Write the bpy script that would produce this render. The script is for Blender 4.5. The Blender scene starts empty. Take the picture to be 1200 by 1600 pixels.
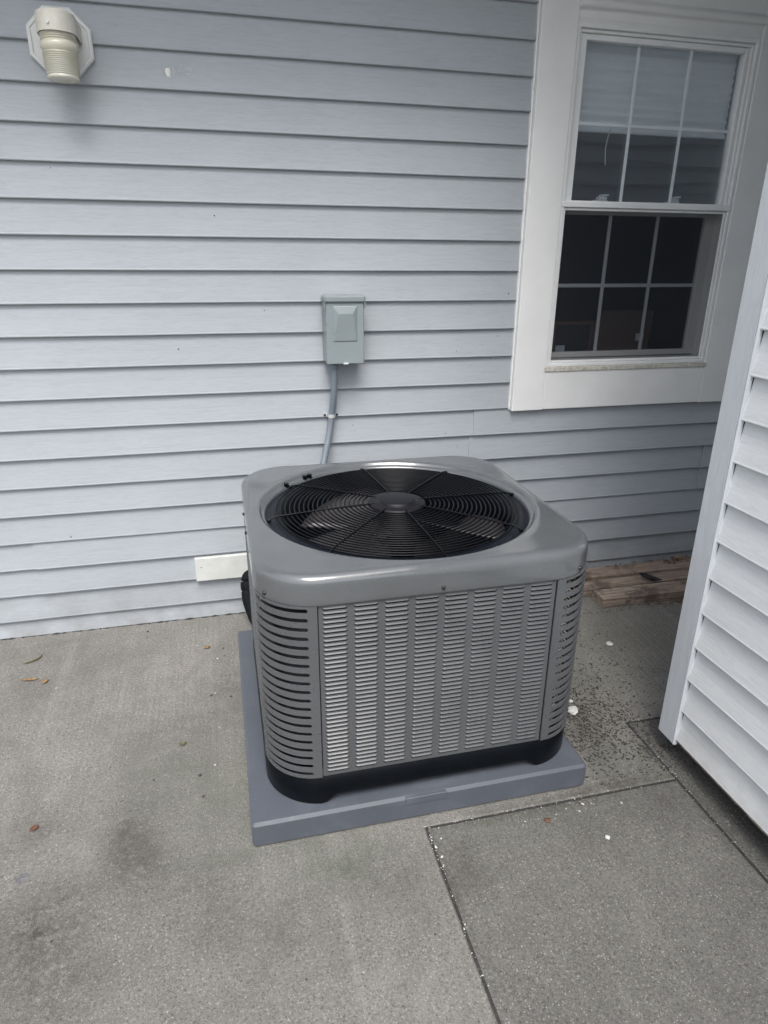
import bpy, math, random
from mathutils import Vector, Matrix, noise as mn

random.seed(7)
S = 0.1045          # one siding course in metres; all layout numbers below are in courses
PI = math.pi
sc = bpy.context.scene
C = sc.collection

# ------------------------------------------------------------------ camera
cam_d = bpy.data.cameras.new("camera")
cam = bpy.data.objects.new("camera", cam_d)
C.objects.link(cam)
yaw, pitch, roll = 0.2418, 0.3698, 0.0078
fw = Vector((math.sin(yaw)*math.cos(pitch), math.cos(yaw)*math.cos(pitch), -math.sin(pitch)))
rt = Vector((math.cos(yaw), -math.sin(yaw), 0))
up = rt.cross(fw)
r2 = rt*math.cos(roll) + up*math.sin(roll)
u2 = -rt*math.sin(roll) + up*math.cos(roll)
mat = Matrix((r2, u2, -fw)).transposed().to_4x4()
mat.translation = Vector((0, -23.49*S, 13.16*S))
cam.matrix_world = mat
cam_d.sensor_fit = 'HORIZONTAL'
cam_d.sensor_width = 36
cam_d.lens = 1033.9/1200*36
cam_d.clip_start = 0.02
cam_d.clip_end = 500
sc.camera = cam

# ------------------------------------------------------------------ light
SUN_EL, SUN_AZ = math.radians(59), math.radians(190)   # azimuth clockwise from +Y
w = bpy.data.worlds.new("World")
sc.world = w
w.use_nodes = True
nt = w.node_tree
nt.nodes.clear()
sky = nt.nodes.new('ShaderNodeTexSky')
sky.sky_type = 'NISHITA'
sky.sun_disc = False
sky.sun_elevation = SUN_EL
sky.sun_rotation = SUN_AZ
sky.air_density = 1.0
sky.dust_density = 4.0
sky.ozone_density = 1.0
hs = nt.nodes.new('ShaderNodeHueSaturation')
hs.inputs['Saturation'].default_value = 0.42     # cloud cover greys the sky
bg = nt.nodes.new('ShaderNodeBackground')
bg.inputs['Strength'].default_value = 0.15
wo = nt.nodes.new('ShaderNodeOutputWorld')
nt.links.new(sky.outputs[0], hs.inputs['Color'])
nt.links.new(hs.outputs[0], bg.inputs[0])
nt.links.new(bg.outputs[0], wo.inputs[0])
sd = bpy.data.lights.new("sun", 'SUN')
sd.energy = 1.4
sd.angle = math.radians(28)
sd.color = (1.0, 0.97, 0.93)
so = bpy.data.objects.new("sun", sd)
C.objects.link(so)
sdir = Vector((math.sin(SUN_AZ)*math.cos(SUN_EL), math.cos(SUN_AZ)*math.cos(SUN_EL), math.sin(SUN_EL)))
so.rotation_euler = sdir.to_track_quat('Z', 'Y').to_euler()
so.location = sdir*20
vs = sc.view_settings
sc.display_settings.display_device = 'sRGB'
vs.view_transform = 'Standard'
vs.look = 'None'
vs.gamma = 1
vs.exposure = 0.86
vs.use_curve_mapping = False
sc.cycles.max_bounces = 10
sc.cycles.transparent_max_bounces = 16

# ------------------------------------------------------------------ materials
class NT:
    def __init__(s, name):
        s.m = bpy.data.materials.new(name)
        s.m.use_nodes = True
        s.t = s.m.node_tree
        s.p = s.t.nodes['Principled BSDF']
        s.out = s.t.nodes['Material Output']
        s.co = s.t.nodes.new('ShaderNodeTexCoord').outputs['Object']
    def n(s, typ, **kw):
        nd = s.t.nodes.new(typ)
        for k, v in kw.items():
            if k in nd.inputs: s.set(nd.inputs[k], v)
            else: setattr(nd, k, v)
        return nd
    def set(s, sock, v):
        if isinstance(v, bpy.types.NodeSocket): s.t.links.new(v, sock)
        else: sock.default_value = v
    def mapping(s, scale, rot=(0, 0, 0), loc=(0, 0, 0), co=None):
        nd = s.t.nodes.new('ShaderNodeMapping')
        s.set(nd.inputs['Vector'], co or s.co)
        nd.inputs['Scale'].default_value = scale
        nd.inputs['Rotation'].default_value = rot
        nd.inputs['Location'].default_value = loc
        return nd.outputs[0]
    def noise(s, scale, detail=3, rough=.5, dist=0, co=None):
        nd = s.t.nodes.new('ShaderNodeTexNoise')
        s.set(nd.inputs['Vector'], co or s.co)
        nd.inputs['Scale'].default_value = scale
        nd.inputs['Detail'].default_value = detail
        nd.inputs['Roughness'].default_value = rough
        nd.inputs['Distortion'].default_value = dist
        return nd.outputs['Fac']
    def voro(s, scale, co=None, feature='F1', out='Distance'):
        nd = s.t.nodes.new('ShaderNodeTexVoronoi')
        nd.feature = feature
        s.set(nd.inputs['Vector'], co or s.co)
        nd.inputs['Scale'].default_value = scale
        return nd.outputs[out]
    def ramp(s, fac, stops):
        nd = s.t.nodes.new('ShaderNodeValToRGB')
        s.set(nd.inputs[0], fac)
        el = nd.color_ramp.elements
        while len(el) < len(stops): el.new(.5)
        for e, (p, c) in zip(el, stops):
            e.position = p
            e.color = (c, c, c, 1) if isinstance(c, (int, float)) else (*c, 1)
        return nd.outputs[0]
    def mix(s, fac, a, b, mode='MIX'):
        nd = s.t.nodes.new('ShaderNodeMix')
        nd.data_type = 'RGBA'
        nd.blend_type = mode
        s.set(nd.inputs[0], fac)
        for sock, v in ((nd.inputs[6], a), (nd.inputs[7], b)):
            if isinstance(v, (tuple, list)) and len(v) == 3: v = (*v, 1)
            if isinstance(v, (int, float)): v = (v, v, v, 1)
            s.set(sock, v)
        return nd.outputs[2]
    def math(s, op, a, b=0.0):
        nd = s.t.nodes.new('ShaderNodeMath')
        nd.operation = op
        s.set(nd.inputs[0], a)
        s.set(nd.inputs[1], b)
        return nd.outputs[0]
    def blob(s, x, y, rx, ry, soft=.5, ang=0):
        """a stain on the ground centred at (x, y) courses"""
        mp = s.t.nodes.new('ShaderNodeMapping')
        mp.vector_type = 'TEXTURE'
        s.set(mp.inputs['Vector'], s.co)
        mp.inputs['Location'].default_value = (x*S, y*S, 0)
        mp.inputs['Rotation'].default_value = (0, 0, ang)
        mp.inputs['Scale'].default_value = (rx*S, ry*S, 1)
        ln = s.t.nodes.new('ShaderNodeVectorMath'); ln.operation = 'LENGTH'
        s.set(ln.inputs[0], mp.outputs[0])
        return s.ramp(ln.outputs['Value'], [(0.0, 1.0), (1.0, 0.0)])
    def bump(s, h, strength=.3, dist=.002, normal=None):
        nd = s.t.nodes.new('ShaderNodeBump')
        s.set(nd.inputs['Height'], h)
        nd.inputs['Strength'].default_value = strength
        nd.inputs['Distance'].default_value = dist
        if normal: s.set(nd.inputs['Normal'], normal)
        return nd.outputs[0]
    def fin(s, col=None, rough=None, normal=None, metal=None, spec=None, **kw):
        def cv(v): return (*v, 1) if isinstance(v, tuple) and len(v) == 3 else v
        if col is not None: s.set(s.p.inputs['Base Color'], cv(col))
        if rough is not None: s.set(s.p.inputs['Roughness'], rough)
        if normal is not None: s.set(s.p.inputs['Normal'], normal)
        if metal is not None: s.set(s.p.inputs['Metallic'], metal)
        if spec is not None: s.set(s.p.inputs['Specular IOR Level'], spec)
        for k, v in kw.items(): s.set(s.p.inputs[k], cv(v))
        return s.m

def simple(name, col, rough=.5, metal=0, var=.12, scale=12, bs=.1, bsc=150, **kw):
    t = NT(name)
    f = t.noise(scale, 4, .6)
    c2 = tuple(c*(1-var) for c in col)
    c1 = tuple(min(1, c*(1+var)) for c in col)
    return t.fin(t.mix(t.ramp(f, [(.3, 0.0), (.7, 1.0)]), c2, c1), rough, t.bump(t.noise(bsc, 3), bs, .001), metal, **kw)

def siding_mat(name, col, dirt, axis='x', grain=.5, dirt_h=.7):
    t = NT(name)
    st = (7, 90, 90) if axis == 'x' else (90, 7, 90) if axis == 'y' else (60, 60, 4)
    mp = t.mapping(st)
    g1 = t.noise(1.6, 5, .62, 1.2, co=mp)
    g2 = t.noise(5.5, 3, .6, .5, co=mp)
    g = t.mix(.4, g1, g2)
    big = t.noise(1.3, 4, .6)
    fine = t.noise(38, 3, .7)
    c = t.mix(t.ramp(big, [(.3, 0.0), (.7, 1.0)]), tuple(v*.93 for v in col), tuple(min(1, v*1.04) for v in col))
    c = t.mix(t.math('MULTIPLY', t.ramp(g, [(.40, 1.0), (.54, 0.0)]), .34), c, tuple(v*.72 for v in col))
    sp = t.ramp(fine, [(.66, 0.0), (.78, 1.0)])
    c = t.mix(t.math('MULTIPLY', sp, .18), c, dirt)
    # splashed grime near the ground
    sep = t.t.nodes.new('ShaderNodeSeparateXYZ')
    t.set(sep.inputs[0], t.co)
    low = t.ramp(sep.outputs['Z'], [(0.0, 1.0), (dirt_h*.35, 0.0)])
    grime = t.math('MULTIPLY', low, t.ramp(t.noise(6, 5, .7), [(.3, 0.0), (.75, .75)]))
    c = t.mix(grime, c, dirt)
    return t.fin(c, .48, t.bump(g, grain, .0012), spec=.35)

M = {}
M['siding'] = siding_mat('house_siding', (.368, .397, .428), (.17, .17, .165))
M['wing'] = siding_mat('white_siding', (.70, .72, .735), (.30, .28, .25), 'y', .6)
M['wing_end'] = siding_mat('white_siding_end_brightened', (.78, .80, .82), (.30, .28, .25), 'x', .6)  # brightened copy of the white siding, so its window reflection shows
M['post'] = siding_mat('white_post', (.58, .61, .64), (.40, .40, .40), 'z', 1.0, .3)
M['trim'] = simple('white_trim', (.78, .785, .78), .45, var=.05, scale=5, bs=.12)
M['vinyl'] = simple('window_vinyl', (.80, .81, .81), .35, var=.04, scale=8, bs=.05)
M['grille_bar'] = simple('muntin_bar', (.88, .91, .91), .4, var=.04, bs=.02)
M['dirtyvinyl'] = simple('dirty_sill', (.55, .53, .47), .5, var=.3, scale=60, bs=.2)
M['dark'] = simple('dark_gap', (.012, .012, .014), .8)
M['patch'] = simple('beige_board', (.56, .575, .555), .55, var=.08, scale=20)
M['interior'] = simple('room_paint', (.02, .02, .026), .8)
M['blind'] = simple('blind_fabric', (.90, .92, .93), .7, var=.03, scale=30, bs=.05)
M['cord'] = simple('cord', (.6, .6, .58), .7)
M['card'] = simple('cardboard', (.16, .09, .06), .8)
M['picwood'] = simple('frame_wood', (.22, .11, .08), .5)

# painted steel of the unit
def steel(name, col, rough=.27, bumpy=.25, dirt=.08, spec=.6):
    t = NT(name)
    big = t.noise(4.5, 3, .5)
    spk = t.noise(260, 2, .5)
    sm = t.noise(9, 5, .65, .6)
    c = t.mix(t.ramp(big, [(.3, 0.0), (.7, 1.0)]), tuple(v*.94 for v in col), tuple(v*1.06 for v in col))
    c = t.mix(t.math('MULTIPLY', t.ramp(sm, [(.5, 0.0), (.72, 1.0)]), dirt), c, tuple(v*1.25+.02 for v in col))
    c = t.mix(t.math('MULTIPLY', t.ramp(spk, [(.64, 0.0), (.74, 1.0)]), .35), c, tuple(v*1.6+.04 for v in col))
    rg = t.ramp(sm, [(.35, rough*.75), (.7, rough*1.35)])
    n1 = t.bump(big, bumpy, .01)
    n2 = t.bump(t.noise(420, 2), .04, .0006, n1)
    return t.fin(c, rg, n2, .0, spec)
M['steel'] = steel('grey_painted_steel', (.096, .103, .110), .12, .25, .15, 1.0)
M['steel_side'] = steel('grey_louvre_steel', (.084, .088, .094), .30, .03, .05, .42)
M['shell_rim'] = steel('grey_rim', (.155, .165, .172), .24, .1)
M['base'] = simple('black_plastic_base', (.003, .004, .006), .30, var=.25, scale=30, bs=.15, spec=.12)
M['blackwire'] = simple('black_coated_wire', (.003, .0035, .005), .28, bs=.0, spec=.14)
M['flange'] = simple('black_flange', (.007, .009, .014), .4, var=.2, scale=30, bs=.05, spec=.2)
M['hub'] = simple('hub_plastic', (.008, .008, .011), .45, bs=.05, spec=.25)
M['blade'] = simple('fan_blade_metal', (.085, .08, .085), .38, .35, var=.12, scale=18, bs=.1, bsc=60)
M['motor'] = simple('motor_metal', (.012, .012, .014), .5, .3)
t = NT('coil_fins')
wv = t.n('ShaderNodeTexWave', wave_type='BANDS', bands_direction='Z')
t.set(wv.inputs['Vector'], t.co); wv.inputs['Scale'].default_value = 120
cf = t.mix(t.ramp(t.noise(40, 3), [(.35, 0.0), (.7, 1.0)]), (.006, .007, .009), (.025, .028, .03))
M['coil'] = t.fin(t.mix(t.math('MULTIPLY', wv.outputs['Fac'], .5), cf, (.01, .01, .012)), .5, metal=.3)
M['screw'] = simple('black_screw', (.012, .013, .015), .35)
M['pad'] = steel('grey_plastic_pad', (.082, .092, .112), .46, .10, .5, .4)
M['boxpaint'] = steel('grey_green_enclosure', (.225, .262, .272), .36, .04, .1)
M['conduit'] = simple('grey_conduit', (.17, .20, .235), .33, var=.08, bs=.02)
M['ink'] = simple('dark_ink', (.05, .055, .06), .6)
M['zinc'] = simple('zinc_strap', (.60, .62, .63), .35, .3, var=.1)
M['foam'] = simple('black_pipe_foam', (.005, .006, .008), .75, var=.4, scale=60, bs=.6, bsc=70, spec=.15)
M['lampmetal'] = simple('aged_white_enamel', (.62, .60, .53), .42, var=.10, scale=25, bs=.1)
M['lampbase'] = simple('lamp_base_white', (.66, .67, .66), .45, var=.06, scale=20, bs=.2, bsc=90)
t = NT('yellowed_jar_glass')
jc = t.mix(t.ramp(t.noise(9, 3, .6), [(.3, 0.0), (.7, 1.0)]), (.84, .79, .62), (.88, .89, .82))
M['jar'] = t.fin(jc, .10, t.bump(t.noise(60, 3), .15, .001), spec=.9, **{'Subsurface Weight': .0, 'Transmission Weight': .3})
M['jar'].node_tree.nodes['Principled BSDF'].inputs['Subsurface Radius'].default_value = (.02, .018, .01)
M['spackle'] = simple('white_filler', (.74, .74, .72), .7, bs=.5, bsc=200)
M['smear'] = simple('filler_smear', (.58, .61, .64), .7)
M['hole'] = simple('nail_hole', (.03, .03, .035), .8)
t = NT('weathered_lumber')
mp = t.mapping((3, 60, 60))
gr = t.noise(2.2, 5, .65, 1.0, co=mp)
st_ = t.noise(7, 4, .7)
c = t.mix(t.ramp(gr, [(.34, 0.0), (.62, 1.0)]), (.13, .105, .085), (.42, .34, .28))
c = t.mix(t.math('MULTIPLY', t.ramp(st_, [(.5, 0.0), (.62, 1.0)]), .75), c, (.05, .042, .04))
c = t.mix(t.math('MULTIPLY', t.ramp(t.noise(3, 2), [(.4, 0.0), (.6, 1.0)]), .35), c, (.24, .17, .13))
M['lumber'] = t.fin(c, .85, t.bump(gr, .4, .0015), spec=.2)
M['rag'] = simple('black_rubber', (.008, .008, .010), .6, bs=.4)
M['leaf_tan'] = simple('tan_leaf', (.25, .17, .09), .85, var=.5, scale=120, spec=.15)
M['leaf_red'] = simple('rust_leaf', (.15, .075, .05), .85, var=.5, scale=120, spec=.15)
M['leaf_olive'] = simple('olive_leaf', (.14, .125, .07), .85, var=.5, scale=120, spec=.15)
M['seed'] = simple('dark_seed', (.025, .022, .02), .7)
M['chip'] = simple('white_paint_chip', (.58, .58, .56), .6)
M['pebble'] = simple('dark_pebble', (.04, .04, .042), .7, var=.4, scale=90)
M['gum'] = simple('grey_gum', (.12, .12, .125), .7, var=.5, scale=120)
M['grit'] = simple('joint_grit', (.035, .035, .033), .95, var=.5, scale=140, bs=.9, bsc=180)
M['foundation'] = simple('foundation_block', (.06, .06, .062), .9)
M['soffit'] = simple('soffit', (.34, .35, .36), .7)
M['roof'] = simple('roof_shingle', (.06, .06, .065), .9)
M['yard'] = simple('yard_ground', (.10, .105, .085), .95, var=.3, scale=3)

def glass(name, tint, wob_seed, wob=.18, f0=.20):
    t = NT(name)
    t.t.nodes.remove(t.p)
    lw = t.t.nodes.new('ShaderNodeLayerWeight'); lw.inputs['Blend'].default_value = .5
    frs = t.math('ADD', t.math('MULTIPLY', t.math('POWER', lw.outputs['Facing'], 5.0), .80), f0)
    mpw = t.mapping((1.2, 1, 2.6), loc=(wob_seed, 0, wob_seed*2))
    b = t.bump(t.noise(1.6, 1, .4, co=mpw), wob, .03)
    gl = t.t.nodes.new('ShaderNodeBsdfGlossy'); gl.inputs['Roughness'].default_value = .015
    gl.inputs['Color'].default_value = (.93, .96, 1, 1)
    t.set(gl.inputs['Normal'], b)
    tr = t.t.nodes.new('ShaderNodeBsdfTransparent'); tr.inputs['Color'].default_value = (*tint, 1)
    mx = t.t.nodes.new('ShaderNodeMixShader')
    t.t.links.new(frs, mx.inputs[0])
    t.t.links.new(tr.outputs[0], mx.inputs[1])
    t.t.links.new(gl.outputs[0], mx.inputs[2])
    t.t.links.new(mx.outputs[0], t.out.inputs[0])
    return t.m
M['glass'] = glass('window_glass', (.96, .98, .99), 0)
M['glass_low'] = glass('window_glass_low', (.9, .93, .96), 3.1, f0=.06)
M['glass_b'] = glass('window_glass_inner', (.96, .98, .99), 7.3)
t = NT('insect_screen')
tr = t.t.nodes.new('ShaderNodeBsdfTransparent')
mx = t.t.nodes.new('ShaderNodeMixShader')
mx.inputs[0].default_value = .50
t.fin((.010, .011, .016), .7)
t.t.links.new(tr.outputs[0], mx.inputs[1]); t.t.links.new(t.p.outputs[0], mx.inputs[2]); t.t.links.new(mx.outputs[0], t.out.inputs[0])
M['screen'] = t.m

def concrete(name, base=(.235, .235, .225), stains=()):
    t = NT(name)
    med = t.noise(9, 5, .62)
    big = t.noise(1.1, 4, .6)
    sand = t.noise(420, 4, .75)
    grit = t.voro(330)
    c = t.mix(t.ramp(big, [(.3, 0.0), (.7, 1.0)]), tuple(v*.82 for v in base), tuple(v*1.12 for v in base))
    c = t.mix(t.math('MULTIPLY', t.ramp(med, [(.35, 1.0), (.6, 0.0)]), .45), c, tuple(v*.66 for v in base))
    # broom lines running away from the wall
    mp = t.mapping((48, .7, 1))
    br = t.noise(2.0, 3, .6, .3, co=mp)
    brm = t.ramp(t.noise(.9, 3, .5), [(.4, 0.0), (.62, 1.0)])
    c = t.mix(t.math('MULTIPLY', t.math('MULTIPLY', t.ramp(br, [(.45, 0.0), (.60, 1.0)]), brm), .42), c, tuple(v*1.32 for v in base))
    mp2 = t.mapping((11, .30, 1))
    br2 = t.noise(1.4, 3, .6, .2, co=mp2)
    c = t.mix(t.math('MULTIPLY', t.ramp(br2, [(.60, 0.0), (.68, 1.0)]), .40), c, tuple(v*1.35 for v in base))
    c = t.mix(t.ramp(sand, [(.34, .75), (.47, 0.0)]), c, tuple(v*.32 for v in base))
    c = t.mix(t.ramp(sand, [(.55, 0.0), (.72, .60)]), c, tuple(min(.8, v*1.75) for v in base))
    vc = t.voro(420, out='Color')
    vs_ = t.t.nodes.new('ShaderNodeSeparateColor'); t.set(vs_.inputs[0], vc)
    c = t.mix(t.math('MULTIPLY', t.ramp(vs_.outputs[0], [(.955, 0.0), (.975, 1.0)]), .6), c, tuple(v*.25 for v in base))
    c = t.mix(t.math('MULTIPLY', t.ramp(vs_.outputs[1], [(.965, 0.0), (.985, 1.0)]), .6), c, (.50, .50, .47))
    co2 = t.noise(150, 6, .82, .5)
    c = t.mix(t.ramp(co2, [(.35, 1.0), (.47, 0.0)]), c, tuple(v*.34 for v in base))
    c = t.mix(t.ramp(co2, [(.54, 0.0), (.66, .75)]), c, tuple(v*1.75 for v in base))
    pat = t.noise(2.6, 8, .75, .8)
    c = t.mix(t.ramp(pat, [(.34, .45), (.50, 0.0)]), c, tuple(v*.55 for v in base))
    c = t.mix(t.ramp(pat, [(.55, 0.0), (.70, .35)]), c, tuple(v*1.45 for v in base))
    rag = t.mix(.5, t.ramp(t.noise(6, 8, .8, .6), [(.42, 0.0), (.60, 1.0)]), t.ramp(t.noise(55, 5, .8), [(.40, 0.0), (.58, 1.0)]))
    for (x, y, rx, ry, ang, col, amt) in stains:
        f = t.math('MULTIPLY', t.math('MULTIPLY', t.blob(x, y, rx, ry, ang=ang), rag), amt*1.3)
        c = t.mix(f, c, t.mix(t.ramp(sand, [(.4, 0.0), (.6, 1.0)]), tuple(v*.6 for v in col), tuple(v*2.2 for v in col)))
    h = t.mix(.5, sand, med)
    nb0 = t.bump(co2, .8, .004)
    nb = t.bump(sand, .75, .0022, nb0)
    nb = t.bump(br, .25, .0015, nb)
    nb = t.bump(grit, .35, .0015, nb)
    return t.fin(c, .88, nb, spec=.25)
D = (.058, .055, .050)
G = (.095, .102, .082)
st_a = [(-3.1, -10.3, .9, 2.4, .1, D, .75), (-2.6, -11.2, 1.0, 1.6, .4, D, .7), (-4.6, -12.4, 1.3, 2.2, -.2, D, .95), (-4.0, -13.6, 1.2, 1.6, .2, D, .9),
        (-5.2, -9.6, 1.6, 1.5, 0, D, .5), (-1.0, -12.4, 1.3, 1.8, .3, D, .6), (.2, -13.8, 1.5, 1.5, 0, D, .45),
        (-2.6, -8.4, 2.0, 1.7, 0, G, .75), (-1.2, -9.6, 1.5, 2.6, .2, G, .8), (2.0, -12.3, 2.6, 1.0, 0, G, .9), (3.0, -12.9, 2.5, 1.2, 0, D, .35),
        (-.6, -4.5, .8, 3.0, 0, D, .45), (-6.3, -11.6, 1.2, 1.6, 0, D, .6), (-2.2, -6.4, 3, 1.6, 0, D, .25),
        (9.6, -8.2, 1.5, 1.7, 0, D, 1.1), (9.3, -9.9, 1.6, 1.7, 0, (.06, .06, .055), .9), (10.4, -6.4, 2.6, 2.6, 0, (.10, .105, .085), .9),
        (10.5, -10.9, 1.6, 1.2, 0, G, 1.0), (13.5, -4.5, 4, 3, 0, (.11, .11, .09), .6), (9.8, -11.5, 2.4, .6, 0, D, .8), (11.2, -8.6, .9, 2.6, 0, D, .6), (8.2, -11.55, 4.5, .28, 0, D, .8), (11.1, -10.6, .35, 2.2, 0, D, .7), (.5, -11.5, 3.5, .35, 0, G, .8), (-.35, -7.5, .35, 5, 0, G, .6)]
M['conc_a'] = concrete('worn_concrete', (.230, .224, .208), st_a)
M['conc_b'] = concrete('grey_concrete', (.185, .181, .169), [(6.5, -12.0, 3.5, .9, .0, G, .8), (7.5, -11.75, 4.5, .3, 0, D, .9), (4.1, -13, .3, 3, 0, D, .7), (11.1, -13, .3, 2.4, 0, D, .7), (8.5, -12.6, 2.5, 1.6, 0, D, .4), (10.5, -12.3, 1.0, 1.4, 0, D, .5), (4.6, -12.6, .8, 1.6, 0, D, .6)])
M['conc_c'] = concrete('dark_concrete', (.13, .128, .12), [(12.6, -10.4, 1.5, 2.0, 0, D, .6)])

# ------------------------------------------------------------------ mesh helpers
class MB:
    def __init__(s): s.v = []; s.f = []; s.mi = []; s.sm = []
    def add(s, vs, fs, mi=0, smooth=False):
        o = len(s.v)
        s.v += [tuple(v) for v in vs]
        for f in fs:
            s.f.append(tuple(i+o for i in f)); s.mi.append(mi); s.sm.append(smooth)
    def box(s, x0, x1, y0, y1, z0, z1, mi=0, bev=0):
        if bev <= 0:
            vs = [(x, y, z) for x in (x0, x1) for y in (y0, y1) for z in (z0, z1)]
            s.add(vs, [(0,1,3,2), (4,6,7,5), (0,4,5,1), (2,3,7,6), (0,2,6,4), (1,5,7,3)], mi)
            return
        b = bev
        # chamfered box: 24 vertices
        X, Y, Z = (x0, x1), (y0, y1), (z0, z1)
        idx = {}; vs = []
        for i in (0, 1):
            for j in (0, 1):
                for k in (0, 1):
                    sx, sy, sz = (b if i == 0 else -b), (b if j == 0 else -b), (b if k == 0 else -b)
                    idx[(i,j,k,'x')] = len(vs); vs.append((X[i], Y[j]+sy, Z[k]+sz))
                    idx[(i,j,k,'y')] = len(vs); vs.append((X[i]+sx, Y[j], Z[k]+sz))
                    idx[(i,j,k,'z')] = len(vs); vs.append((X[i]+sx, Y[j]+sy, Z[k]))
        fs = []
        for i in (0, 1):
            q = [idx[(i,0,0,'x')], idx[(i,1,0,'x')], idx[(i,1,1,'x')], idx[(i,0,1,'x')]]; fs.append(q if i else q[::-1])
            q = [idx[(0,i,0,'y')], idx[(0,i,1,'y')], idx[(1,i,1,'y')], idx[(1,i,0,'y')]]; fs.append(q if i else q[::-1])
            q = [idx[(0,0,i,'z')], idx[(1,0,i,'z')], idx[(1,1,i,'z')], idx[(0,1,i,'z')]]; fs.append(q if i else q[::-1])
        for i in (0, 1):
            for j in (0, 1):
                fs.append([idx[(i,j,0,'x')], idx[(i,j,1,'x')], idx[(i,j,1,'y')], idx[(i,j,0,'y')]])
                fs.append([idx[(i,0,j,'x')], idx[(i,1,j,'x')], idx[(i,1,j,'z')], idx[(i,0,j,'z')]])
                fs.append([idx[(0,i,j,'y')], idx[(1,i,j,'y')], idx[(1,i,j,'z')], idx[(0,i,j,'z')]])
        for i in (0, 1):
            for j in (0, 1):
                for k in (0, 1): fs.append([idx[(i,j,k,'x')], idx[(i,j,k,'y')], idx[(i,j,k,'z')]])
        s.add(vs, fs, mi)
    def tube(s, pts, r, n=10, mi=0, closed=False, cap=True):
        P = [Vector(p) for p in pts]
        N = len(P); rings = []
        for i, p in enumerate(P):
            a = P[(i-1) % N] if (closed or i > 0) else P[i]
            b = P[(i+1) % N] if (closed or i < N-1) else P[i]
            t = (b-a).normalized()
            ref = Vector((0, 0, 1)) if abs(t.z) < .8 else Vector((1, 0, 0))
            u = t.cross(ref).normalized(); v = t.cross(u)
            rr = r[i] if isinstance(r, (list, tuple)) else r
            rings.append([p + (u*math.cos(2*PI*k/n) + v*math.sin(2*PI*k/n))*rr for k in range(n)])
        vs = [q for rg in rings for q in rg]; fs = []
        for i in range(N if closed else N-1):
            j = (i+1) % N
            for k in range(n):
                fs.append((i*n+k, i*n+(k+1) % n, j*n+(k+1) % n, j*n+k))
        s.add(vs, fs, mi, True)
        if cap and not closed:
            s.add(rings[0], [tuple(range(n))[::-1]], mi); s.add(rings[-1], [tuple(range(n))], mi)
    def lathe(s, prof, c, n=48, mi=0, smooth=True, a0=0, a1=2*PI):
        full = abs(a1-a0-2*PI) < 1e-6
        m = n if full else n+1
        vs = []
        for k in range(m):
            a = a0+(a1-a0)*k/n
            for (r, z) in prof: vs.append((c[0]+r*math.cos(a), c[1]+r*math.sin(a), c[2]+z))
        L = len(prof); fs = []
        for k in range(n):
            k2 = (k+1) % m
            for i in range(L-1): fs.append((k*L+i, k2*L+i, k2*L+i+1, k*L+i+1))
        s.add(vs, fs, mi, smooth)
    def mesh(s, name, mats, origin=(0, 0, 0)):
        me = bpy.data.meshes.new(name)
        me.from_pydata([((v[0]-origin[0])*S, (v[1]-origin[1])*S, (v[2]-origin[2])*S) for v in s.v], [], s.f)
        for m in (mats if isinstance(mats, (list, tuple)) else [mats]): me.materials.append(m)
        me.polygons.foreach_set('material_index', s.mi)
        me.polygons.foreach_set('use_smooth', s.sm)
        me.update()
        return me

def link(name, me, parent=None, loc=(0, 0, 0)):
    o = bpy.data.objects.new(name, me)
    C.objects.link(o)
    o.location = Vector(loc)*S
    o.parent = parent
    return o

def part(name, mb, mats, parent, origin=None, fix=True):
    """mesh object whose vertices were given in scene coordinates; origin = the thing's base"""
    og = origin if origin is not None else tuple(parent['base'])
    o = link(name, mb.mesh(name, mats, og), parent)
    return o

def recalc(o):
    import bmesh
    bm = bmesh.new(); bm.from_mesh(o.data)
    bmesh.ops.recalc_face_normals(bm, faces=bm.faces); bm.to_mesh(o.data); bm.free()

BASES = {}
def thing(name, label, cat, base=(0, 0, 0), group=None, kind=None):
    o = bpy.data.objects.new(name, None)
    C.objects.link(o)
    o.location = Vector(base)*S
    o.empty_display_size = .05
    BASES[o.name] = base
    o['label'] = label
    if cat: o['category'] = cat
    if group: o['group'] = group
    if kind: o['kind'] = kind
    return o

def prt(name, mb, mats, root, under=None, norm=True):
    og = BASES[root.name]
    o = link(name, mb.mesh(name, mats, og), under or root)
    if norm: recalc(o)
    return o

def solo(name, mb, mats, base, label=None, cat=None, group=None, kind=None, norm=True):
    o = link(name, mb.mesh(name, mats, base), None, base)
    if norm: recalc(o)
    if label: o['label'] = label
    if cat: o['category'] = cat
    if group: o['group'] = group
    if kind: o['kind'] = kind
    return o

# ------------------------------------------------------------------ siding
def plank_mb(L, H=1.0, seed=0, wav=.012, depth=.165, seg=8):
    """one clapboard course lying along +x, bottom front edge on y=0, z from 0 to H; front faces -y"""
    prof = [(depth+.01, .0), (.02, .0), (.0, .012), (-.006, .035), (.006, .08), (depth*.5, H*.5), (depth*.92, H+.0), (depth*.98, H+.06)]
    m = MB(); vs = []
    n = max(2, int(seg))
    for i in range(n+1):
        x = L*i/n
        wz = wav*mn.noise(Vector((x*.23+seed*7.1, seed*3.3, 0)))
        wy = wav*1.5*mn.noise(Vector((x*.31, seed*5.7, 9)))
        for (y, z) in prof:
            vs.append((x, y+wy*(1 if z < .5 else .3), z+wz*(1 if z < .5 else .0)))
    P = len(prof); fs = []
    for i in range(n):
        for j in range(P-1): fs.append((i*P+j, i*P+j+1, (i+1)*P+j+1, (i+1)*P+j))
    m.add(vs, fs, 0, False)
    for i in (0, n):
        m.add(vs[i*P:(i+1)*P], [tuple(range(P))], 0)
    return m

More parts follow.
